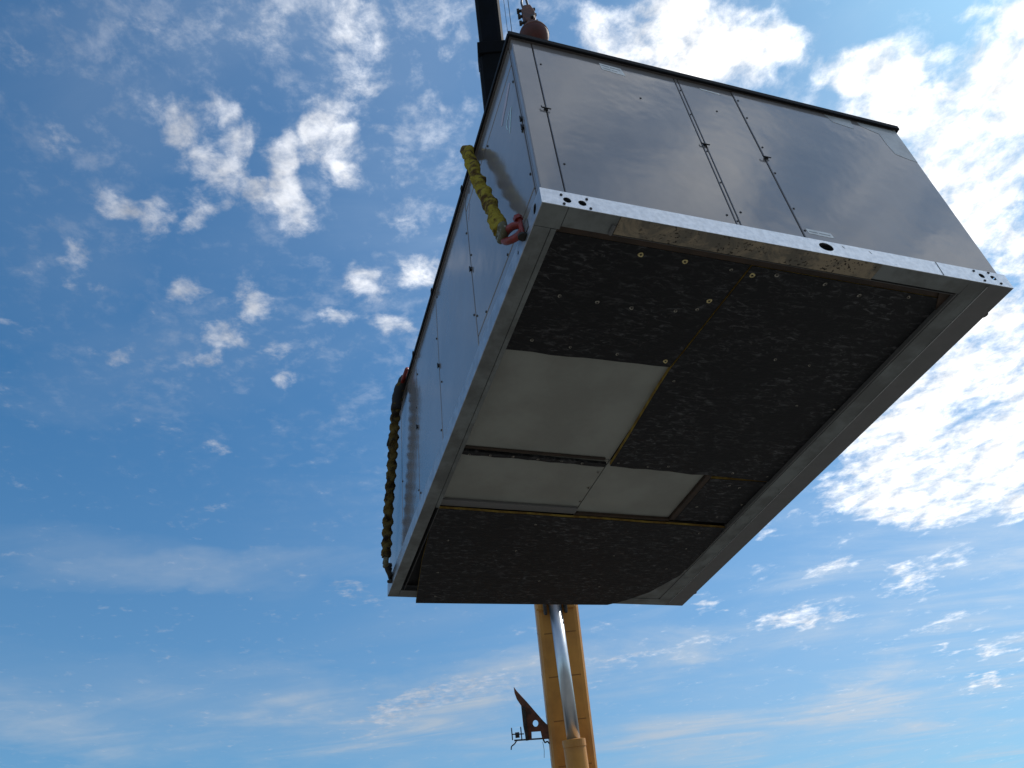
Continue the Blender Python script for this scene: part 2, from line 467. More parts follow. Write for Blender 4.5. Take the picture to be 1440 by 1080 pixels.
def bx(bm, lo, hi, bevel=0.0, seg=1):
    (x0, y0, z0), (x1, y1, z1) = lo, hi
    vs = [bm.verts.new(c) for c in ((x0,y0,z0),(x1,y0,z0),(x1,y1,z0),(x0,y1,z0),(x0,y0,z1),(x1,y0,z1),(x1,y1,z1),(x0,y1,z1))]
    fs = [bm.faces.new([vs[i] for i in f]) for f in ((0,3,2,1),(4,5,6,7),(0,1,5,4),(1,2,6,5),(2,3,7,6),(3,0,4,7))]
    if bevel:
        es = {e for f in fs for e in f.edges}
        bmesh.ops.bevel(bm, geom=list(es), offset=bevel, segments=seg, affect='EDGES', profile=0.5)
    return bm

def box(name, lo, hi, mat, parent, bevel=0.0, kind=None):
    return finish(name, bx(bmesh.new(), lo, hi, bevel), mat, parent, kind=kind)

def frame_of(a, b):
    d = (b - a).normalized()
    ref = Vector((0, 0, 1)) if abs(d.z) < 0.95 else Vector((1, 0, 0))
    x = d.cross(ref).normalized()
    y = x.cross(d).normalized()
    return x, y

def tube(bm, pts, rad, n=12, cap=True):
    """sweep along pts; rad a number, or a function (s, angle) -> radius, s = length so far"""
    pts = [Vector(p) for p in pts]
    rings = []
    s = 0.0
    x, y = frame_of(pts[0], pts[1])
    for i, p in enumerate(pts):
        if i: s += (pts[i]-pts[i-1]).length
        if i == 0: t = pts[1]-pts[0]
        elif i == len(pts)-1: t = pts[-1]-pts[-2]
        else: t = pts[i+1]-pts[i-1]
        t.normalize()
        x = (x - t*x.dot(t)).normalized(); y = t.cross(x).normalized()
        ring = []
        for k in range(n):
            a = 2*PI*k/n
            r = rad(s, a) if callable(rad) else rad
            ring.append(bm.verts.new(p + (x*math.cos(a)+y*math.sin(a))*r))
        rings.append(ring)
    for i in range(len(rings)-1):
        for k in range(n):
            k2 = (k+1) % n
            bm.faces.new((rings[i][k], rings[i][k2], rings[i+1][k2], rings[i+1][k]))
    if cap:
        bm.faces.new(list(reversed(rings[0]))); bm.faces.new(rings[-1])
    return bm

def lathe(bm, prof, origin=(0,0,0), axis=(0,0,1), n=24):
    """prof: list of (radius, height) along axis"""
    o = Vector(origin); t = Vector(axis).normalized()
    x, y = frame_of(Vector((0,0,0)), t)
    rings = []
    for r, h in prof:
        if r < 1e-6: rings.append([bm.verts.new(o + t*h)])
        else: rings.append([bm.verts.new(o + t*h + (x*math.cos(2*PI*k/n)+y*math.sin(2*PI*k/n))*r) for k in range(n)])
    for a, b in zip(rings, rings[1:]):
        for k in range(n):
            k2 = (k+1) % n
            if len(a) == 1 and len(b) > 1: bm.faces.new((a[0], b[k2], b[k]))
            elif len(b) == 1 and len(a) > 1: bm.faces.new((a[k], a[k2], b[0]))
            elif len(a) > 1: bm.faces.new((a[k], a[k2], b[k2], b[k]))
    if len(rings[0]) > 1: bm.faces.new(list(reversed(rings[0])))
    if len(rings[-1]) > 1: bm.faces.new(rings[-1])
    bmesh.ops.recalc_face_normals(bm, faces=bm.faces[:])
    return bm

def smooth_path(pts, n=12):
    """Catmull-Rom through pts"""
    P = [Vector(p) for p in pts]
    P = [P[0]*2-P[1]] + P + [P[-1]*2-P[-2]]
    out = []
    for i in range(1, len(P)-2):
        for k in range(n):
            t = k/n
            a, b, c, d = P[i-1], P[i], P[i+1], P[i+2]
            out.append(0.5*((2*b)+(-a+c)*t+(2*a-5*b+4*c-d)*t*t+(-a+3*b-3*c+d)*t*t*t))
    out.append(P[-2])
    return out

def plate(name, outline, holes, thick, mat, parent, place):
    """flat plate with real holes: 2D outline and holes filled, extruded, then each point mapped by place(x, y, z)"""
    cu = bpy.data.curves.new('tmp_plate', 'CURVE')
    cu.dimensions = '2D'; cu.fill_mode = 'BOTH'; cu.extrude = thick/2
    for ring in [outline] + holes:
        sp = cu.splines.new('POLY'); sp.points.add(len(ring)-1); sp.use_cyclic_u = True
        for p, q in zip(sp.points, ring): p.co = (q[0], q[1], 0, 1)
    t = bpy.data.objects.new('tmp_plate', cu); COL.objects.link(t)
    dg = bpy.context.evaluated_depsgraph_get(); dg.update()
    me = bpy.data.meshes.new_from_object(t.evaluated_get(dg))
    COL.objects.unlink(t); bpy.data.objects.remove(t)
    for v in me.vertices: v.co = Vector(place(v.co.x, v.co.y, v.co.z))
    me.materials.clear(); me.materials.append(mat)
    bm = bmesh.new(); bm.from_mesh(me)
    bmesh.ops.remove_doubles(bm, verts=bm.verts[:], dist=1e-5)
    bmesh.ops.recalc_face_normals(bm, faces=bm.faces[:])
    bm.to_mesh(me); bm.free()
    me.name = name
    o = bpy.data.objects.new(name, me); COL.objects.link(o)
    if parent: o.parent = parent
    return o

def ellipse(cx, cy, rx, ry, n=20, rot=0.0):
    return [(cx+rx*math.cos(2*PI*k/n)*math.cos(rot)-ry*math.sin(2*PI*k/n)*math.sin(rot),
             cy+rx*math.cos(2*PI*k/n)*math.sin(rot)+ry*math.sin(2*PI*k/n)*math.cos(rot)) for k in range(n)]

def wavy(a, b, n, amp, seed=0):
    rn = random.Random(seed)
    a = Vector(a); b = Vector(b); d = b-a; nrm = Vector((-d.y, d.x)).normalized()
    out = []
    for k in range(n):
        t = k/n
        out.append(tuple(a + d*t + nrm*(amp*rn.uniform(-1, 1) if k else 0)))
    return out

# ------------------------------------------------------------------ ground
def ground_material():
    m = bpy.data.materials.new('pale_gravel_yard')
    m.use_nodes = True
    g = G(m.node_tree)
    b = m.node_tree.nodes['Principled BSDF']
    tc = g.new('ShaderNodeTexCoord').outputs['Object']
    n = g.noise(tc, 0.35, 8.0, 0.6)
    n2 = g.noise(tc, 30.0, 5.0, 0.7)
    c = g.mix(g.smooth(n, 0.35, 0.65), (0.175, 0.165, 0.145, 1), (0.135, 0.128, 0.112, 1))
    c = g.mix(g.smooth(n2, 0.4, 0.62), c, (0.10, 0.096, 0.088, 1))
    g.put(b.inputs['Base Color'], c)
    b.inputs['Roughness'].default_value = 0.95
    bn = g.new('ShaderNodeBump'); bn.inputs['Distance'].default_value = 0.02
    g.put(bn.inputs['Height'], n2); g.put(b.inputs['Normal'], bn.outputs[0])
    return m
gb = bmesh.new()
R0 = 2500.0
gv = [gb.verts.new((x, y, 0)) for x, y in ((-R0,-R0),(R0,-R0),(R0,R0),(-R0,R0))]
gb.faces.new(gv)
finish('ground', gb, ground_material(), kind='structure')

# ------------------------------------------------------------------ the hanging air handling unit
# local axes: x along the near end (2.33 m), y along the long side (3.49 m), z up from the base rail
UX, UY, UZ = 2.327, 3.493, 1.30
unit = thing('air_handling_unit', 'large grey sheet metal air handling unit hanging in the air, dark insulated underside showing', 'air handler',
             (0.20209542, 1.89629378, 4.00672508), 0.3697079965766363)
AT = Matrix.Translation((0.20209542, 1.89629378, 4.00672508)) @ Matrix.Rotation(0.3697079965766363, 4, 'Z')
def W(p): return AT @ Vector(p)

box('inner_casing', (0.03, 0.03, 0.075), (UX-0.05, UY-0.03, UZ-0.02), M['dark'], unit)

def screw_mesh():
    bm = lathe(bmesh.new(), [(0.0055, 0.0), (0.0055, 0.002), (0.0035, 0.004), (0, 0.0045)], n=8)
    me = bpy.data.meshes.new('screw'); bm.to_mesh(me); bm.free(); me.materials.append(M['screw'])
    return me
SCREW = screw_mesh()
def screw(parent, p, face, s=1.0):
    o = bpy.data.objects.new('screw', SCREW); COL.objects.link(o); o.parent = parent
    o.location = p
    o.rotation_euler = (PI/2, 0, 0) if face == 'F' else (0, -PI/2, 0)
    o.scale = (s, s, s)
    return o

def latch(parent, p, face):
    """small compression latch: a base, a turned lever across the joint"""
    bm = bmesh.new()
    x, y, z = p
    if face == 'F':
        bx(bm, (x-0.009, y-0.006, z-0.008), (x+0.009, y+0.002, z+0.010), 0.002)
        bx(bm, (x-0.024, y-0.012, z-0.004), (x+0.022, y-0.0062, z+0.002), 0.0015)
        bx(bm, (x-0.026, y-0.011, z+0.0022), (x-0.019, y-0.0064, z+0.011), 0.0015)
    else:
        bx(bm, (x-0.006, y-0.009, z-0.010), (x+0.002, y+0.009, z+0.010), 0.002)
        bx(bm, (x-0.012, y-0.004, z-0.022), (x-0.0062, y+0.004, z+0.018), 0.0015)
    return finish('latch', bm, M['latch'], parent)

# --- near end, panels between u0 and u1
PF = 0.011
zt = UZ-0.012
front = []
for u0, u1, proud in ((0.012, 0.1125, 0.0), (0.1175, 0.8895, 0.0), (0.8945, 0.9095, 0.0), (0.9145, 1.2285, 0.0), (1.2325, 2.297, -0.004)):
    front.append(box('end_panel', (u0, PF+proud, 0.095), (u1, PF+0.03, zt), M['panel'], unit, 0.0025))
for u, w in ((0.640, 0.995), (0.86, 0.16), (0.14, 0.30), (0.14, 1.10)): screw(front[1], (u, PF, w), 'F')
for w in (0.13, 0.40, 0.64, 0.95, 1.17): screw(front[2], (0.902, PF, w), 'F', 0.8)
for u, w in ((1.075, 1.042), (0.94, 0.20)): screw(front[3], (u, PF, w), 'F')
for u, w in ((1.246, 1.038), (1.248, 0.780), (1.244, 0.569), (1.246, 0.303), (1.245, 0.15), (1.246, 1.2)): screw(front[4], (u, PF-0.004, w), 'F')
latch(unit, (0.112, PF, 0.697), 'F'); latch(unit, (0.905, PF, 0.688), 'F'); latch(unit, (1.236, PF-0.004, 0.685), 'F')

def sticker(name, pts, y, mat, parent, lines=0, frame=False):
    """thin sticker on the near end; pts four corners (u, w)"""
    bm = bmesh.new()
    a = [bm.verts.new((u, y, w)) for u, w in pts]; b = [bm.verts.new((u, y-0.0012, w)) for u, w in pts]
    bm.faces.new(a); bm.faces.new(list(reversed(b)))
    for k in range(4): bm.faces.new((a[k], b[k], b[(k+1) % 4], a[(k+1) % 4]))
    bmesh.ops.recalc_face_normals(bm, faces=bm.faces[:])
    o = finish(name, bm, mat, parent)
    if lines:
        P = [Vector(p) for p in pts]
        bm = bmesh.new()
        for k in range(lines):
            t0 = (k+0.6)/(lines+0.4); t1 = t0+0.22/lines
            for s0, s1 in ((0.06, 0.40), (0.45, 0.9 - 0.2*(k % 2))):
                q = []
                for s, t in ((s0, t0), (s1, t0), (s1, t1), (s0, t1)):
                    p = P[0].lerp(P[1], s).lerp(P[3].lerp(P[2], s), t)
                    q.append(bm.verts.new((p.x, y-0.0016, p.y)))
                bm.faces.new(q)
        finish('print', bm, M['label_grey'], o)
    return o
yf = PF
sticker('warning_sticker', ((0.468, 1.253), (0.585, 1.247), (0.600, 1.182), (0.474, 1.196)), yf, M['label'], unit, 2)
sticker('warning_sticker', ((1.03, 1.243), (1.145, 1.236), (1.15, 1.222), (1.04, 1.231)), yf, M['label'], unit)
sticker('warning_sticker', ((1.254, 0.166), (1.386, 0.163), (1.392, 0.131), (1.262, 0.135)), yf-0.004, M['label'], unit, 1)
sticker('protective_film', ((1.815, 1.279), (1.985, 1.279), (1.975, 1.195), (1.845, 1.215)), yf-0.004, M['film'], unit)
# torn film on the top right corner
bm = bmesh.new()
fp = ((2.03, 1.28), (2.295, 1.28), (2.295, 0.985), (2.235, 0.998), (2.165, 1.02), (2.15, 1.10), (2.145, 1.205), (2.09, 1.225), (2.04, 1.245))
a = [bm.verts.new((u, yf-0.0052, w)) for u, w in fp]; bm.faces.new(a)
r = bmesh.ops.extrude_face_region(bm, geom=bm.faces[:])
for v in [e for e in r['geom'] if isinstance(e, bmesh.types.BMVert)]: v.co.y += 0.001
bmesh.ops.recalc_face_normals(bm, faces=bm.faces[:])
finish('protective_film', bm, M['film'], unit)

# --- long left side, panels between v0 and v1
side = []
zt2 = UZ-0.012
for v0, v1, w0, w1 in ((0.0450, 0.0550, 0.095, zt2), (0.0650, 0.9550, 0.1795, 1.1265), (0.0650, 0.9550, 1.1355, zt2), (0.0650, 0.9550, 0.095, 0.1715),
                       (0.9660, 1.7350, 0.095, zt2), (1.7470, 2.3750, 0.095, zt2), (2.3890, 2.9450, 0.095, zt2), (2.9570, 3.479, 0.095, zt2)):
    side.append(box('side_panel', (PF, v0, w0), (PF+0.03, v1, w1), M['panel'], unit, 0.0025))
# corner post at the near corner, a lip proud of the door frame
box('corner_post', (PF-0.001, 0.0125, 0.095), (PF+0.001+0.03, 0.0395, zt2), M['panel'], unit, 0.002)
for v, w in ((0.075, 1.0), (0.075, 0.59), (0.075, 0.28), (0.94, 0.30), (0.94, 0.75), (0.5, 1.1), (0.44, 0.192), (0.80, 0.192)): screw(side[1], (PF, v, w), 'L', 1.2)
for v, w in ((0.985, 0.98), (0.985, 0.35), (1.70, 0.5), (1.70, 1.2)): screw(side[4], (PF, v, w), 'L', 1.2)
for v, w in ((1.765, 0.9), (1.765, 0.2), (2.35, 0.15), (2.35, 1.1)): screw(side[5], (PF, v, w), 'L', 1.3)
for v, w in ((2.40, 0.85), (2.40, 0.2), (2.93, 0.6)): screw(side[6], (PF, v, w), 'L', 1.3)
latch(side[1], (PF, 0.058, 0.66), 'L'); latch(side[1], (PF, 0.060, 0.60), 'L')
latch(side[4], (PF, 0.962, 0.664), 'L'); latch(side[5], (PF, 1.742, 0.661), 'L'); latch(side[6], (PF, 2.384, 0.676), 'L')

def stroke(name, pts, wid, mat, parent):
    """flat stroke on the left side, points (v, w)"""
    bm = bmesh.new()
    x = PF-0.0012
    P = [Vector(p) for p in pts]
    L = []; Rr = []
    for i, p in enumerate(P):
        t = (P[min(i+1, len(P)-1)]-P[max(i-1, 0)]).normalized(); nn = Vector((-t.y, t.x))*wid*(0.6+0.4*math.sin(PI*(i+0.5)/len(P)))
        L.append(bm.verts.new((x, p.x+nn.x, p.y+nn.y))); Rr.append(bm.verts.new((x, p.x-nn.x, p.y-nn.y)))
    for i in range(len(P)-1): bm.faces.new((L[i], L[i+1], Rr[i+1], Rr[i]))
    bmesh.ops.recalc_face_normals(bm, faces=bm.faces[:])
    return finish(name, bm, mat, parent)
stroke('marker_stroke', ((0.143, 0.895), (0.166, 0.86), (0.190, 0.81), (0.206, 0.775)), 0.0065, M['chalk'], side[1])
stroke('marker_stroke', ((0.168, 0.900), (0.196, 0.893), (0.222, 0.885), (0.230, 0.868), (0.224, 0.83)), 0.0045, M['chalk'], side[1])
stroke('pale_streak', ((0.115, 1.06), (0.15, 1.045), (0.20, 1.01), (0.25, 0.985), (0.285, 0.955)), 0.020, M['streak_pink'], side[1])  # pale reflection on the panel, painted as a streak of colour
stroke('pale_streak', ((0.885, 1.118), (0.91, 1.075), (0.93, 1.02)), 0.006, M['streak_pink'], side[1])

# far end and right side, seen only from the other sides
box('side_panel', (UX-0.05, 0.012, 0.095), (UX-0.03, 1.74, zt), M['panel'], unit, 0.002)
box('side_panel', (UX-0.05, 1.746, 0.095), (UX-0.03, 3.479, zt), M['panel'], unit, 0.002)
box('end_panel', (0.05, UY-0.034, 0.095), (1.15, UY-0.014, zt), M['panel'], unit, 0.002)
box('end_panel', (1.156, UY-0.034, 0.095), (UX-0.051, UY-0.014, zt), M['panel'], unit, 0.002)

# roof sheet and its dark edge trim
box('roof', (0.0, 0.002, UZ-0.004), (UX-0.02, UY-0.002, UZ+0.012), M['panel'], unit, 0.003)
box('roof_trim', (-0.008, -0.012, UZ-0.016), (UX-0.012, 0.0018, UZ+0.018), M['trim'], unit, 0.003)
box('roof_trim', (-0.010, 0.0022, UZ-0.014), (-0.0003, UY, UZ+0.016), M['trim'], unit, 0.002)
box('roof_trim', (UX-0.0195, 0.0022, UZ-0.014), (UX-0.010, UY, UZ+0.016), M['trim'], unit, 0.002)
# little standing lugs along the left roof edge
for v in (0.93, 1.75, 2.37):
    box('roof_clip', (-0.016, v-0.012, UZ-0.020), (-0.0105, v+0.012, UZ+0.022), M['trim'], unit, 0.001)

# --- base rails: pressed channels with real punched holes
rail_h = 0.090
holes = [ellipse(0.109, 0.040, 0.0175, 0.0165), ellipse(0.172, 0.038, 0.0175, 0.0165), ellipse(1.311, 0.050, 0.037, 0.026),
         ellipse(2.167, 0.050, 0.017, 0.015), ellipse(2.236, 0.050, 0.017, 0.015),
         ellipse(1.409, 0.070, 0.003, 0.011, 8, 0.5), ellipse(1.551, 0.068, 0.003, 0.012, 8, 0.5)]
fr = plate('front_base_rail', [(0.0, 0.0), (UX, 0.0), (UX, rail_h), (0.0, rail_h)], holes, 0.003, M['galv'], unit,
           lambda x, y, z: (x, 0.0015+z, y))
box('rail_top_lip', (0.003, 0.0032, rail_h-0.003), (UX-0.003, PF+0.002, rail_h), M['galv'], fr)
for u, w in ((0.087, 0.066), (0.092, 0.012), (0.195, 0.068), (0.203, 0.012), (2.135, 0.076), (2.165, 0.017), (2.225, 0.082), (2.262, 0.017)):
    screw(fr, (u, 0.0, w), 'F', 1.15)
box('rail_joint', (1.919, -0.0015, 0.001), (1.9215, 0.0, rail_h-0.001), M['galv_dull'], fr)
lh = [ellipse(0.075, 0.050, 0.018, 0.024, 16, 0.3), ellipse(0.30, 0.045, 0.007, 0.012, 12), ellipse(3.30, 0.045, 0.02, 0.02)]
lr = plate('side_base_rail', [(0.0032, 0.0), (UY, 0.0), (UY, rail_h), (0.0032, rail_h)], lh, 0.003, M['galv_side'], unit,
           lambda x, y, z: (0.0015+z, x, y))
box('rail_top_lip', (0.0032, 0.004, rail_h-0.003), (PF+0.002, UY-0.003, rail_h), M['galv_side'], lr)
box('rail_light_block', (0.030, 0.030, 0.006), (UX-0.030, 0.040, 0.074), M['dark'], fr)  # dark block added behind the punched holes to keep light from showing through
box('rail_light_block', (0.030, 0.0415, 0.006), (0.040, UY-0.03, 0.074), M['dark'], lr)
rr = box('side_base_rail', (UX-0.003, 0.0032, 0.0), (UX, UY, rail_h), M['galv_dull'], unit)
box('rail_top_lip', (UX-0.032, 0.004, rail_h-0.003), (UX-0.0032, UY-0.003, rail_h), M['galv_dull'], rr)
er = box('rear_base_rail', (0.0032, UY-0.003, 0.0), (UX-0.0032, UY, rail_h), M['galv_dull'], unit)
# small bolts that stick out of the right rail
for v in (0.16, 2.62):
    bm = tube(bmesh.new(), [(UX, v, 0.03), (UX+0.022, v, 0.03)], 0.012, 10)
    finish('bolt', bm, M['dark_steel'], rr)

# --- flanges under the rails
t = 0.003
F1 = box('flange', (0.0032, 0.0032, 0.0), (0.110, 0.1145, t), M['flange'], unit)
F1b = box('flange', (0.1125, 0.0032, 0.0), (0.330, 0.098, t), M['flange'], unit)
box('flange', (0.3325, 0.0032, -0.0015), (1.586, 0.091, t-0.0015), M['speckled'], unit)['label'] = 'tan weathered flange strip spattered with dark specks'
box('flange', (1.5885, 0.0032, 0.0), (2.08, 0.086, t), M['flange'], unit)
box('flange', (0.0032, 0.1170, 0.0), (0.074, UY-0.0032, t), M['flange'], unit)
box('flange', (0.0765, 0.1170, -0.0015), (0.098, 2.26, t-0.0015), M['flange'], unit)
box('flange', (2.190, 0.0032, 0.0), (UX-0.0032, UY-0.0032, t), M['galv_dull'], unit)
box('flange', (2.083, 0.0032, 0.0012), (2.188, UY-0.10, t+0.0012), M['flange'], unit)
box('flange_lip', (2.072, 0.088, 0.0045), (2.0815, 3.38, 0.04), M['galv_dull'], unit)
box('flange', (0.0765, 3.39, 0.0), (2.187, UY-0.0032, t), M['flange'], unit)
# upright inner lips of the rails, so that the edges have depth
box('flange_lip', (0.1125, 0.0985, 0.0035), (2.07, 0.1005, 0.055), M['galv_dull'], unit)
box('flange_lip', (0.0985, 0.117, 0.0035), (0.1005, 3.389, 0.055), M['galv_dull'], unit)
def gusset(pts, z0, z1, mat):
    bm = bmesh.new()
    a = [bm.verts.new((x, y, z0)) for x, y in pts]; b = [bm.verts.new((x, y, z1)) for x, y in pts]
    bm.faces.new(a); bm.faces.new(list(reversed(b)))
    for k in range(len(pts)): bm.faces.new((a[k], b[k], b[(k+1) % len(pts)], a[(k+1) % len(pts)]))
    bmesh.ops.recalc_face_normals(bm, faces=bm.faces[:])
    return finish('corner_gusset', bm, mat, unit)
gusset([(2.0705, 2.90), (2.0705, 3.3885), (1.62, 3.3885)], 0.004, 0.008, M['flange'])
gusset([(2.0705, 0.102), (2.0705, 0.22), (1.995, 0.102)], 0.022, 0.0265, M['bar'])
# thin bright fold where the right flange is bent
box('fold', (2.186, 0.02, -0.0022), (2.1885, 3.44, -0.0002), M['galv'], unit)
# small round lug bridging the front flange
bm = tube(bmesh.new(), [(0.318, 0.045, -0.004), (0.318, 0.092, -0.004)], 0.009, 10)
finish('lug', bm, M['galv_dull'], unit)
# brown bar that paints in the shadow gap behind the front flange
box('shadow_gap_bar', (0.101, 0.101, 0.031), (2.07, 0.148, 0.050), M['bar'], unit)

# --- underside sheets
WP = 0.0575     # height of the painted sheets
bl = box('floor_sheet', (0.102, 0.149, WP), (2.07, 3.388, WP+0.003), M['dark'], unit)
box('floor_panel', (0.1015, 0.86, WP-0.006), (0.985, 1.700, WP-0.001), M['beige'], unit, 0.001)
p2 = box('floor_panel', (0.1015, 1.705, WP-0.006), (0.983, 2.262, WP-0.001), M['beige'], unit, 0.001)
p3 = box('floor_panel', (0.987, 1.705, WP-0.008), (1.636, 2.330, WP-0.001), M['beige'], unit, 0.001)
box('floor_rib', (0.102, 1.680, 0.042), (0.95, 1.700, WP-0.0065), M['bar'], unit, 0.002)
box('floor_rib', (0.1015, 2.225, 0.034), (0.98, 2.290, WP-0.0065), M['galv_dull'], unit, 0.002)
box('floor_rib', (1.637, 1.72, 0.030), (1.676, 2.30, WP-0.001), M['bar'], unit, 0.002)  # brown strip that paints in the shaded side of the recess
box('floor_rib', (0.981, 2.276, 0.030), (2.06, 2.292, WP-0.009), M['bar'], unit, 0.001)

def washer_mesh(mat):
    bm = bmesh.new()
    n = 14
    prof = [(0.0045, -0.0045), (0.0065, -0.0015), (0.0150, -0.0022), (0.0168, 0.0)]
    lathe(bm, [(0, -0.005)] + prof, n=n)
    for v in bm.verts:
        k = 1 + 0.07*math.sin(3*math.atan2(v.co.y, v.co.x)+0.7)
        v.co.x *= k; v.co.y *= k
    for f in bm.faces:
        if f.calc_center_median().xy.length < 0.0062: f.material_index = 1
    me = bpy.data.meshes.new('washer'); bm.to_mesh(me); bm.free(); me.materials.append(mat); me.materials.append(M['dark_steel'])
    return me
WASH = [washer_mesh(M['washer']), washer_mesh(M['washer_yellow'])]
def washer(parent, u, v, w, yellow=False, s=1.0):
    o = bpy.data.objects.new('washer', WASH[1 if yellow else 0]); COL.objects.link(o); o.parent = parent
    s *= 0.72 if yellow else 0.62*random.uniform(0.85, 1.15)
    o.location = (u, v, w); o.scale = (s, s*random.uniform(0.85, 1.0), 1)
    o.rotation_euler = (random.uniform(-0.12, 0.12), random.uniform(-0.12, 0.12), random.uniform(0, 6))

def mat_sheet(outline, z_of, thick=0.024):
    """insulation board: black facing below, yellow glass fibre core seen on its cut edges"""
    n = len(outline)
    cx = sum(p[0] for p in outline)/n; cy = sum(p[1] for p in outline)/n
    bm = bmesh.new()
    lo = [bm.verts.new((x, y, z_of(x, y))) for x, y in outline]
    hi = [bm.verts.new((x, y, z_of(x, y)+0.003)) for x, y in outline]
    f = bm.faces.new(lo); bm.faces.new(list(reversed(hi)))
    for k in range(n): bm.faces.new((lo[k], lo[(k+1) % n], hi[(k+1) % n], hi[k]))
    bmesh.ops.recalc_face_normals(bm, faces=bm.faces[:])
    bmesh.ops.triangulate(bm, faces=[g for g in bm.faces if len(g.verts) > 4])
    o = finish('insulation_board', bm, M['facing'], unit)
    bm = bmesh.new()
    lo = [bm.verts.new((x, y, z_of(x, y)+0.0032)) for x, y in outline]
    hi = [bm.verts.new((x, y, z_of(x, y)+thick)) for x, y in outline]
    bm.faces.new(lo); bm.faces.new(list(reversed(hi)))
    for k in range(n): bm.faces.new((lo[k], lo[(k+1) % n], hi[(k+1) % n], hi[k]))
    bmesh.ops.recalc_face_normals(bm, faces=bm.faces[:])
    bmesh.ops.triangulate(bm, faces=[g for g in bm.faces if len(g.verts) > 4])
    finish('glass_fibre_core', bm, M['glassfibre'], o)
    return o
Z1 = 0.030
flat = lambda x, y: Z1
ol = [(0.102, 0.150), (1.014, 0.150)] + wavy((1.014, 0.150), (0.957, 0.860), 2, 0)[1:] + wavy((0.957, 0.848), (0.152, 0.868), 9, 0.005, 3) + [(0.102, 0.868)]
m1 = mat_sheet(ol, flat)
ol = ([(1.023, 0.151), (2.070, 0.151), (2.070, 1.752)] + wavy((2.07, 1.752), (0.994, 1.728), 14, 0.006, 5)[1:] + [(0.994, 1.728)] + wavy((0.994, 1.728), (0.966, 0.852), 6, 0.003, 6)[1:] + [(0.966, 0.852)])
m2 = mat_sheet(ol, lambda x, y: Z1-0.003)
m3 = mat_sheet([(1.677, 1.775), (2.070, 1.765), (2.070, 2.290), (1.677, 2.300)], flat)
so = wavy((0.103, 1.706), (0.966, 1.716), 12, 0.002, 31) + [(0.966, 1.716)] + wavy((0.968, 1.748), (0.103, 1.738), 18, 0.005, 32) + [(0.103, 1.738)]
bm = bmesh.new()
lo_ = [bm.verts.new((x, y, 0.030)) for x, y in so]; hi_ = [bm.verts.new((x, y, 0.046)) for x, y in so]
bm.faces.new(lo_); bm.faces.new(list(reversed(hi_)))
for k in range(len(so)): bm.faces.new((lo_[k], lo_[(k+1) % len(so)], hi_[(k+1) % len(so)], hi_[k]))
bmesh.ops.recalc_face_normals(bm, faces=bm.faces[:])
bmesh.ops.triangulate(bm, faces=[q for q in bm.faces if len(q.verts) > 4])
finish('insulation_strip', bm, M['facing'], unit)
def zfar(x, y): return 0.014 - 0.030*max(0.0, (y-2.3)/1.2)
ol = ([(0.105, 2.296)] + wavy((0.105, 2.296), (2.070, 2.312), 10, 0.003, 8)[1:] + [(2.069, 2.312), (2.055, 2.98), (1.93, 3.26), (1.80, 3.40), (1.680, 3.487), (0.95, 3.520), (0.213, 3.550), (0.135, 2.95), (0.100, 2.50)])
m4 = mat_sheet(ol, zfar, 0.018)
m4['label'] = 'loose black insulation board whose edge hangs past the rear rail'

yel = {0, 1, 3, 12, 17}
WL = [(0.507,0.193),(0.714,0.19),(0.941,0.192),(1.050,0.20),(1.161,0.176),(1.418,0.181),(1.627,0.212),(1.876,0.174),(0.247,0.488),(0.427,0.493),
      (0.596,0.496),(0.807,0.474),(0.935,0.386),(0.905,0.447),(0.213,0.783),(0.654,0.804),(0.409,0.797),(0.915,0.81),(1.025,0.943),(1.472,0.694),(1.679,0.702),
      (2.045,1.015),(1.807,1.02),(1.786,1.695),(2.03,1.70),(1.347,1.68),(1.223,1.702),(1.03,1.69)]
for i, (u, v) in enumerate(WL):
    par = m1 if u < 0.96 else m2
    washer(par, u, v, Z1 if par is m1 else Z1-0.003, i in yel, 1.12 if i in yel else (0.95 if i < 14 else 0.8))
for u, v in ((1.921, 1.847), (1.843, 1.833), (2.045, 2.036), (1.75, 2.10), (1.95, 2.20)): washer(m3, u, v, Z1, False, 0.8)
for u, v in ((0.154,1.736),(0.273,1.728),(0.401,1.722),(0.55,1.725),(0.692,1.725),(0.82,1.73)): washer(unit, u, v, 0.030, False, 0.75)
for u, v in ((0.963,1.833),(0.970,2.005),(0.973,2.162)): washer(p2, u, v, WP-0.008, False, 0.9)
for u, v in ((0.245,2.659),(0.753,2.41),(1.43,2.746),(1.914,2.393),(1.918,2.603),(0.269,3.085),(0.33,3.436),(0.727,2.744),(1.90,2.892),(1.02,3.15),(1.5,3.2)):
    washer(m4, u, v, zfar(u, v), False, 0.8)

# ------------------------------------------------------------------ shackles and slings on the unit
HOOK = Vector((1.163, 1.746, 4.62))       # master ring, in the unit's local axes
def wpts(pts): return [W(p) for p in pts]

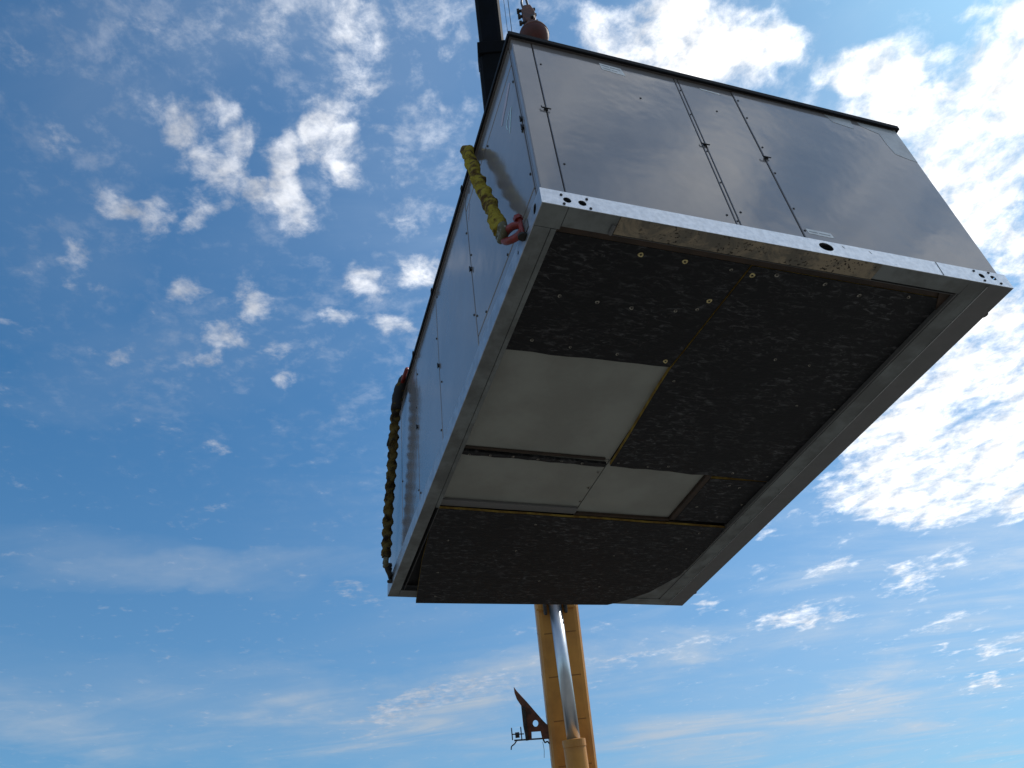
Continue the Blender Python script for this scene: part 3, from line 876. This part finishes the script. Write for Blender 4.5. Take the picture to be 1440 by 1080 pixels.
def make_shackle(label, vpin, vdir, mat, sx=-1, x0=0.0):
    """bow shackle through the rail: pin along y at the rail, bow rising away; built at its real place"""
    t = thing('shackle', label, 'shackle', W((x0, vpin, 0.05)), 0.3697079965766363, 'shackles joining the lifting slings to the base rail')
    s = sx
    # bow: from one eye, round the crown, to the other
    k = vdir
    bow = smooth_path([(0.012*s, 0.02*k, 0.055), (0.038*s, 0.038*k, 0.062), (0.052*s, 0.072*k, 0.070), (0.058*s, 0.100*k, 0.066),
                       (0.056*s, 0.104*k, 0.042), (0.044*s, 0.082*k, 0.022), (0.026*s, 0.05*k, 0.010), (0.012*s, 0.01*k, 0.002)], 6)
    finish('bow', tube(bmesh.new(), bow, 0.0165, 12), mat, t, True)
    finish('pin', tube(bmesh.new(), [(0.014*s, 0.012*k, -0.022), (0.014*s, 0.016*k, 0.085)], 0.0105, 10), mat, t, False)
    finish('nut', lathe(bmesh.new(), [(0.020, 0), (0.020, 0.020), (0.014, 0.024)], (0.018*s, 0.017*k, 0.080), (-0.2, 0, 1), 6), mat, t, False)
    finish('pin_head', lathe(bmesh.new(), [(0.021, 0), (0.021, 0.010)], (0.014*s, 0.012*k, -0.032), (0, 0, 1), 12), M['dark_steel'], t, False)
    finish('lug_plate', bx(bmesh.new(), (-0.004 if s < 0 else 0.001, -0.03*k if k > 0 else 0.03*k, -0.012), (-0.001 if s < 0 else 0.004, 0.05*k if k > 0 else -0.05*k, 0.038)), M['galv_dull'], t)
    return t

def make_sling(label, path, r0, mat, rib, twist, seed, edge_pt=None):
    t = thing('lifting_sling', label, 'sling', W(path[0]), 0.3697079965766363, 'padded slings carrying the unit')
    base = Vector(path[0])
    loc = [Vector(p)-base for p in path]
    pts = smooth_path(loc, 3)
    # resample finely
    fine = []
    for a, b in zip(pts, pts[1:]):
        n = max(1, int((b-a).length/0.006))
        for k in range(n): fine.append(a.lerp(b, k/n))
    fine.append(pts[-1])
    rn = random.Random(seed)
    ph = [rn.uniform(0, 6) for _ in range(6)]
    # sleeve length: up to the roof edge and a little beyond, then bare web
    edge = Vector(edge_pt)-base
    ie = min(range(len(fine)), key=lambda i: (fine[i]-edge).length) + 18
    # wander a little like a bunched cloth sleeve
    fine = [p + Vector((0, math.sin(i*0.045+ph[0])*0.006, math.sin(i*0.06+ph[1])*0.003)) for i, p in enumerate(fine)]
    def rad(s, a):
        flat_ = 1.0 + rib*math.cos(2*(a - s*twist*0.5 - 0.6*math.sin(s*7+ph[3])))
        q = Vector((math.cos(a)*0.9, math.sin(a)*0.9, s*22)) + Vector((ph[0], ph[1], ph[2]))
        q2 = Vector((math.cos(a)*2.2, math.sin(a)*2.2, s*75)) + Vector((ph[3], ph[1], ph[4]))
        q3 = Vector((math.cos(a)*3.5, math.sin(a)*3.5, s*160)) + Vector((ph[5], ph[1], ph[4]))
        return r0*flat_*(1 + 0.17*mnoise.noise(q) + 0.13*mnoise.noise(q2) + 0.10*mnoise.noise(q3))
    finish('sleeve', tube(bmesh.new(), fine[:ie], rad, 26), mat, t, True)
    finish('web', tube(bmesh.new(), fine[ie-3:], r0*0.55, 10), M['sling_black'], t, True)
    # eye: soft loop with steel thimble at the lower end
    d = (fine[6]-fine[0]).normalized()
    c = -d*0.030
    loop = [c + Vector((0.0, math.cos(a)*0.030, math.sin(a)*0.030)) for a in [2*PI*k/16 for k in range(17)]]
    finish('eye', tube(bmesh.new(), loop, lambda s, a: 0.017*(1+0.12*math.sin(s*120+a)), 10), M['sling_eye'], t, True)
    return t

make_shackle('red shackle and pin at the lower end of the near yellow sling', 0.185, 1, M['red'])
make_sling('yellow padded sling, the near one, from the red shackle up to the roof edge',
           [(-0.066, 0.292, 0.165), (-0.066, 0.335, 0.30), (-0.060, 0.44, 0.60), (-0.058, 0.56, 0.98), (-0.050, 0.655, 1.25), (-0.012, 0.72, 1.345), (0.09, 0.80, 1.50), (0.62, 1.26, 3.0), tuple(HOOK)],
           0.031, M['sling'], 0.17, 30.0, 11, (-0.012, 0.72, 1.345))
make_shackle('dark steel shackle under the far twisted sling at the rear corner', 3.315, -1, M['dark_steel'])
s2 = make_sling('long twisted dark olive sling at the rear of the left side',
           [(-0.060, 3.200, 0.150), (-0.060, 3.15, 0.30), (-0.062, 3.02, 0.60), (-0.060, 2.86, 0.98), (-0.050, 2.76, 1.24), (-0.014, 2.70, 1.345), (0.09, 2.64, 1.50), (0.62, 2.20, 3.0), tuple(HOOK)],
           0.032, M['sling_dark'], 0.17, 84.0, 23, (-0.014, 2.70, 1.345))
g0 = Vector((-0.060, 3.200, 0.150))
finish('edge_guard', tube(bmesh.new(), [Vector(p)-g0 for p in smooth_path([(-0.058, 2.80, 1.13), (-0.050, 2.755, 1.25), (-0.012, 2.70, 1.345)], 5)], lambda s, a: 0.036*(1+0.08*math.sin(s*90+2*a)), 14), M['sling_black'], s2, True)
finish('edge_tag', tube(bmesh.new(), [Vector(p)-g0 for p in [(-0.030, 2.705, 1.30), (-0.018, 2.64, 1.335), (-0.014, 2.575, 1.338)]], lambda s, a: 0.016*(1+0.1*math.sin(s*90+2*a)), 8), M['red'], s2, True)
# the two slings on the far side of the unit, hidden from here
for k, (v0, vt, nm) in enumerate(((0.30, 0.72, 'near'), (3.20, 2.70, 'rear'))):
    x = UX+0.05
    make_sling('yellow padded sling on the hidden right side, %s end' % nm,
               [(x, v0, 0.15), (x, (v0+vt)/2, 0.7), (x-0.01, vt, 1.28), (UX-0.03, vt+0.03*(1 if vt < 1.7 else -1), 1.345), (1.70, (vt+1.746)/2, 3.0), tuple(HOOK)],
               0.028, M['sling'], 0.2, 30.0, 40+k, (UX-0.03, vt, 1.345))
    make_shackle('red shackle on the hidden right rail, %s end' % nm, 0.185 if v0 < 1 else 3.315, 1 if v0 < 1 else -1, M['red'], 1, UX)

# ------------------------------------------------------------------ hoist ball, hook and rope
BALL = Vector((0.66247, 3.94402, 9.215))
hb = thing('hoist_ball', 'rusty red overhaul ball with wedge socket just above the roof edge', 'crane hook', tuple(BALL))
n = 20
prof = [(0, -0.150)] + [(0.150*math.sin(PI*k/n), -0.150*math.cos(PI*k/n)) for k in range(2, n-1)] + [(0.045, 0.147)]
finish('ball', lathe(bmesh.new(), prof, n=32), M['ball'], hb, True)
finish('band', lathe(bmesh.new(), [(0.1502, -0.006), (0.1535, -0.003), (0.1535, 0.003), (0.1502, 0.006)], n=32), M['rust'], hb)
finish('swivel', lathe(bmesh.new(), [(0.050, 0.144), (0.050, 0.185), (0.034, 0.19), (0.034, 0.235), (0.048, 0.24), (0.048, 0.262), (0, 0.264)], n=20), M['rust'], hb, False)
bm = bmesh.new()
# wedge socket body: tapered plate pair with the wedge between
def prism(bm, pts, y0, y1):
    a = [bm.verts.new((x, y0, z)) for x, z in pts]; b = [bm.verts.new((x, y1, z)) for x, z in pts]
    bm.faces.new(a); bm.faces.new(list(reversed(b)))
    for k in range(len(pts)): bm.faces.new((a[k], b[k], b[(k+1) % len(pts)], a[(k+1) % len(pts)]))
    bmesh.ops.recalc_face_normals(bm, faces=bm.faces[:])
prism(bm, ((-0.03, 0.25), (0.045, 0.25), (0.060, 0.36), (0.058, 0.47), (0.03, 0.60), (-0.045, 0.60), (-0.075, 0.50), (-0.07, 0.36)), -0.040, 0.040)
bmesh.ops.bevel(bm, geom=bm.edges[:], offset=0.006, segments=1, affect='EDGES')
finish('wedge_socket', bm, M['rust'], hb)
for z in (0.30, 0.44, 0.56):
    finish('bolt', tube(bmesh.new(), [(-0.115, 0, z), (0.075, 0.0, z)], 0.017, 8), M['dark_steel'], hb)
    finish('nut', lathe(bmesh.new(), [(0.030, 0), (0.030, 0.026)], (-0.118, 0, z), (1, 0, 0), 6), M['dark_steel'], hb)
finish('pin', tube(bmesh.new(), [(0.02, -0.07, 0.30), (0.02, 0.07, 0.30)], 0.020, 10), M['dark_steel'], hb)
finish('hoist_rope', tube(bmesh.new(), [(0.012, 0, 0.58), (0.004, 0.0, 0.9), (-0.0, 0.0, 10.75)], 0.0125, 8), M['wire'], hb)
finish('rope_tail', tube(bmesh.new(), smooth_path([(-0.045, 0, 0.58), (-0.050, 0, 0.74), (-0.020, 0, 0.88), (0.0, 0.0, 0.98)], 4), 0.012, 8), M['wire'], hb)
finish('rope_clip', bx(bmesh.new(), (-0.03, -0.025, 0.86), (0.03, 0.025, 0.91), 0.004), M['dark_steel'], hb)
finish('shank', lathe(bmesh.new(), [(0.035, -0.30), (0.035, -0.14)], n=16), M['dark_steel'], hb)
hookp = smooth_path([(0, 0, -0.28), (0.0, 0, -0.36), (0.08, 0, -0.42), (0.11, 0, -0.52), (0.05, 0, -0.61), (-0.04, 0, -0.60), (-0.085, 0, -0.53)], 6)
finish('hook', tube(bmesh.new(), hookp, lambda s, a: 0.034*(1-0.55*max(0, s-0.35)), 12), M['ball'], hb, True)
ringp = [(0.0, math.cos(a)*0.075, -0.66+math.sin(a)*0.10) for a in [2*PI*k/24 for k in range(25)]]
finish('master_ring', tube(bmesh.new(), ringp, 0.014, 8), M['dark_steel'], hb, True)

# ------------------------------------------------------------------ mobile crane behind the unit
BO = Vector((0.12047, 11.9994, 1.75626))
AX = Vector((0.01929671, -0.40274203, 0.9151101)).normalized()      # along the boom
XB = Vector((0.99885413, 0.04785841, 0.0)).normalized()             # across
NB = XB.cross(AX).normalized()                                      # out of the underside
crane = thing('mobile_crane', 'ochre telescopic crane boom with lift cylinder, dark upper sections, behind the hanging unit', 'crane', tuple(BO))
crane.rotation_mode = 'QUATERNION'
Mb = Matrix((( XB.x, NB.x, AX.x), (XB.y, NB.y, AX.y), (XB.z, NB.z, AX.z)))   # local x across, y underside, z along
MBI = Mb.inverted()      # the parts are laid out with +y out of the underside and turned into a right handed frame at the end
Mr = Matrix((( XB.x, -NB.x, AX.x), (XB.y, -NB.y, AX.y), (XB.z, -NB.z, AX.z)))
crane.rotation_quaternion = Mr.to_quaternion()
def toloc(p): return MBI @ (Vector(p)-BO)

def boom_section(name, w, depth, z0, z1, mat, ch=0.045, parent=crane):
    """box section with chamfered lower corners and a rounded belly"""
    h = w/2
    prof = [(-h, -depth), (h, -depth), (h, depth-ch*2.2), (h-ch, depth-ch*0.5), (h-ch*2.4, depth), (-h+ch*2.4, depth), (-h+ch, depth-ch*0.5), (-h, depth-ch*2.2)]
    bm = bmesh.new()
    a = [bm.verts.new((x, y, z0)) for x, y in prof]; b = [bm.verts.new((x, y, z1)) for x, y in prof]
    bm.faces.new(a); bm.faces.new(list(reversed(b)))
    for k in range(len(prof)): bm.faces.new((a[k], b[k], b[(k+1) % len(prof)], a[(k+1) % len(prof)]))
    bmesh.ops.recalc_face_normals(bm, faces=bm.faces[:])
    return finish(name, bm, mat, parent)
base = boom_section('base_section', 0.565, 0.26, 0.0, 7.4, M['crane_yellow'], 0.03)
for z in (0.9, 1.45, 2.0, 2.60, 3.13, 3.66, 4.20, 5.3, 6.4):
    bm = bmesh.new()
    bx(bm, (-0.2838, -0.262, z-0.007), (0.2838, 0.19, z+0.007), 0.0)
    bx(bm, (-0.21, 0.19, z-0.007), (0.21, 0.2618, z+0.007), 0.0)
    finish('weld_band', bm, M['weld'], base)
bm = bmesh.new(); bx(bm, (-0.30, -0.28, 7.25), (0.30, 0.28, 7.42), 0.01)
finish('collar', bm, M['crane_yellow'], base)
mid = boom_section('middle_section', 0.485, 0.22, 6.5, 13.38, M['crane_dark'])
bm = bmesh.new(); bx(bm, (-0.252, -0.245, 13.20), (0.232, 0.245, 13.42), 0.01)
finish('collar', bm, M['crane_dark'], mid)
up = boom_section('upper_section', 0.395, 0.18, 12.8, 19.3, M['crane_dark'], 0.04)
bm = bmesh.new()
bx(bm, (-0.17, -0.30, 19.1), (0.17, 0.34, 20.1), 0.02)
finish('boom_head', bm, M['crane_dark'], up)
bm = lathe(bmesh.new(), [(0.20, -0.03), (0.17, -0.012), (0.17, 0.012), (0.20, 0.03)], (0.145, 0.40, 19.95), (1, 0, 0), 24)
finish('sheave', bm, M['dark_steel'], up)
finish('length_cable', tube(bmesh.new(), [(0.36, 0.10, 4.9), (0.345, 0.15, 12.0), (0.335, 0.2, 14.4), (0.20, 0.2, 19.6)], 0.006, 6), M['wire'], crane)
finish('length_cable', tube(bmesh.new(), [(0.30, 0.12, 4.9), (0.275, 0.15, 12.0), (0.265, 0.2, 14.4), (0.16, 0.2, 19.6)], 0.004, 6), M['wire'], crane)

# lift cylinder
ptop = Vector((-0.035, 0.38, 4.60)); pbase = Vector((0.02, 1.22, 0.55))
dcy = (pbase-ptop)
pj = ptop + dcy*((4.60-2.96)/4.05)
cyl = finish('lift_cylinder', tube(bmesh.new(), [pj, pbase], 0.136, 56), M['crane_yellow'], crane, False)
finish('barrel_cap', lathe(bmesh.new(), [(0.10, -0.018), (0.142, -0.012), (0.142, 0.07), (0.139, 0.075)], tuple(pj), tuple(dcy.normalized()), 28), M['crane_yellow'], cyl)
rod = finish('rod', tube(bmesh.new(), [ptop, pj], 0.083, 72), M['chrome'], cyl, True)
finish('rod_eye', lathe(bmesh.new(), [(0.10, -0.07), (0.10, 0.07)], (ptop.x, ptop.y-0.01, ptop.z+0.03), (1, 0, 0), 20), M['crane_yellow'], cyl)
for s in (-1, 1):
    bm = bmesh.new(); x = s*0.135-0.035
    bx(bm, (x-0.018, 0.262, 4.44), (x+0.018, 0.47, 4.76), 0.01)
    finish('cylinder_bracket', bm, M['dark_steel'], base)
    bm = bmesh.new()
    xa, xb_ = (0.10, 0.235) if s > 0 else (-0.28, -0.17)
    bx(bm, (xa, 0.262, 4.50), (xb_, 0.30, 4.53), 0.004)
    finish('wear_strip', bm, M['crane_yellow'], base)
finish('bracket_pin', tube(bmesh.new(), [(-0.21, 0.37, 4.63), (0.14, 0.37, 4.63)], 0.04, 14), M['dark_steel'], base)

# bracket on the left flank of the boom: a gusset with a round hole, and a rod with discs
def onb(y0):
    return lambda x, y, z: (x, y0+z, y)
hole = ellipse(-0.437, 3.100, 0.036, 0.042, 20)
outl = [(-0.272, 3.05), (-0.330, 3.115), (-0.391, 3.195), (-0.513, 3.360), (-0.640, 3.520), (-0.674, 3.575), (-0.672, 3.50), (-0.650, 3.42), (-0.602, 3.335), (-0.600, 3.08), (-0.582, 2.915), (-0.506, 2.915), (-0.500, 3.005), (-0.383, 3.000), (-0.372, 2.91), (-0.290, 2.90)]
gus = plate('stowage_bracket', outl, [hole], 0.03, M['rust'], crane, onb(0.02))
bm = bmesh.new(); bx(bm, (-0.286, -0.06, 2.90), (-0.255, 0.10, 3.06), 0.004)
finish('mount_block', bm, M['rust'], gus)
bm = bmesh.new(); bx(bm, (-0.588, 0.036, 2.92), (-0.548, 0.12, 3.32), 0.004)
finish('stiffener', bm, M['dark_steel'], gus)
finish('rod', tube(bmesh.new(), [(-0.735, 0.02, 2.925), (-0.26, 0.02, 2.905)], 0.010, 8), M['dark_steel'], gus)
finish('rod', tube(bmesh.new(), [(-0.752, 0.02, 3.00), (-0.60, 0.02, 2.99)], 0.007, 8), M['dark_steel'], gus)
for x in (-0.762, -0.642):
    finish('disc', lathe(bmesh.new(), [(0.075, 0), (0.075, 0.014)], (x, 0.02, 3.005), (1, 0, 0.0), 20), M['dark_steel'], gus)
finish('spool', lathe(bmesh.new(), [(0.034, 0), (0.034, 0.055)], (-0.715, 0.02, 2.985), (1, 0, 0.0), 14), M['dark_steel'], gus)
finish('chain', tube(bmesh.new(), smooth_path([(-0.70, 0.02, 2.925), (-0.735, 0.03, 2.885), (-0.775, 0.03, 2.86), (-0.785, 0.03, 2.82)], 3), 0.008, 6), M['dark_steel'], gus)
finish('chain', tube(bmesh.new(), smooth_path([(-0.36, 0.02, 2.90), (-0.34, 0.03, 2.86), (-0.31, 0.03, 2.87), (-0.285, 0.03, 2.84)], 3), 0.010, 6), M['dark_steel'], gus)
finish('cord', tube(bmesh.new(), smooth_path([(-0.37, 0.02, 2.87), (-0.362, 0.03, 2.78), (-0.372, 0.03, 2.68)], 3), 0.003, 5), M['wire'], gus)

# upper deck and carrier, below the frame of the photograph
def wbox(name, lo, hi, mat, bevel=0.03):
    bm = bmesh.new(); bx(bm, lo, hi, bevel)
    for v in bm.verts: v.co = toloc(v.co)
    return finish(name, bm, mat, crane)
wbox('turntable', (-1.1, 10.4, 1.35), (1.1, 14.6, 1.60), M['crane_yellow'])
for s in (-1, 1):
    x = BO.x + s*0.36
    wbox('boom_cheek', (x-0.03, 11.4, 1.603), (x+0.03, 13.2, 2.1), M['crane_yellow'], 0.01)
wbox('counterweight', (-1.2, 13.4, 1.603), (1.2, 14.6, 2.3), M['crane_dark'])
wbox('carrier_deck', (-6.0, 11.1, 0.85), (5.0, 13.6, 1.33), M['crane_dark'])
for x in (-4.6, -3.2, 1.9, 3.4):
    for y in (11.05, 13.25):
        bm = lathe(bmesh.new(), [(0.30, 0), (0.52, 0.02), (0.56, 0.06), (0.56, 0.34), (0.52, 0.38), (0.30, 0.40)], (x, y, 0.56), (0, 1, 0), 28)
        for v in bm.verts: v.co = toloc(v.co)
        finish('wheel', bm, M['tyre'], crane)

def flip(o):
    for c in [x for x in bpy.data.objects if x.parent is o]:
        bm = bmesh.new(); bm.from_mesh(c.data)
        for v in bm.verts: v.co.y = -v.co.y
        bmesh.ops.reverse_faces(bm, faces=bm.faces[:])
        bm.to_mesh(c.data); bm.free()
        flip(c)
flip(crane)
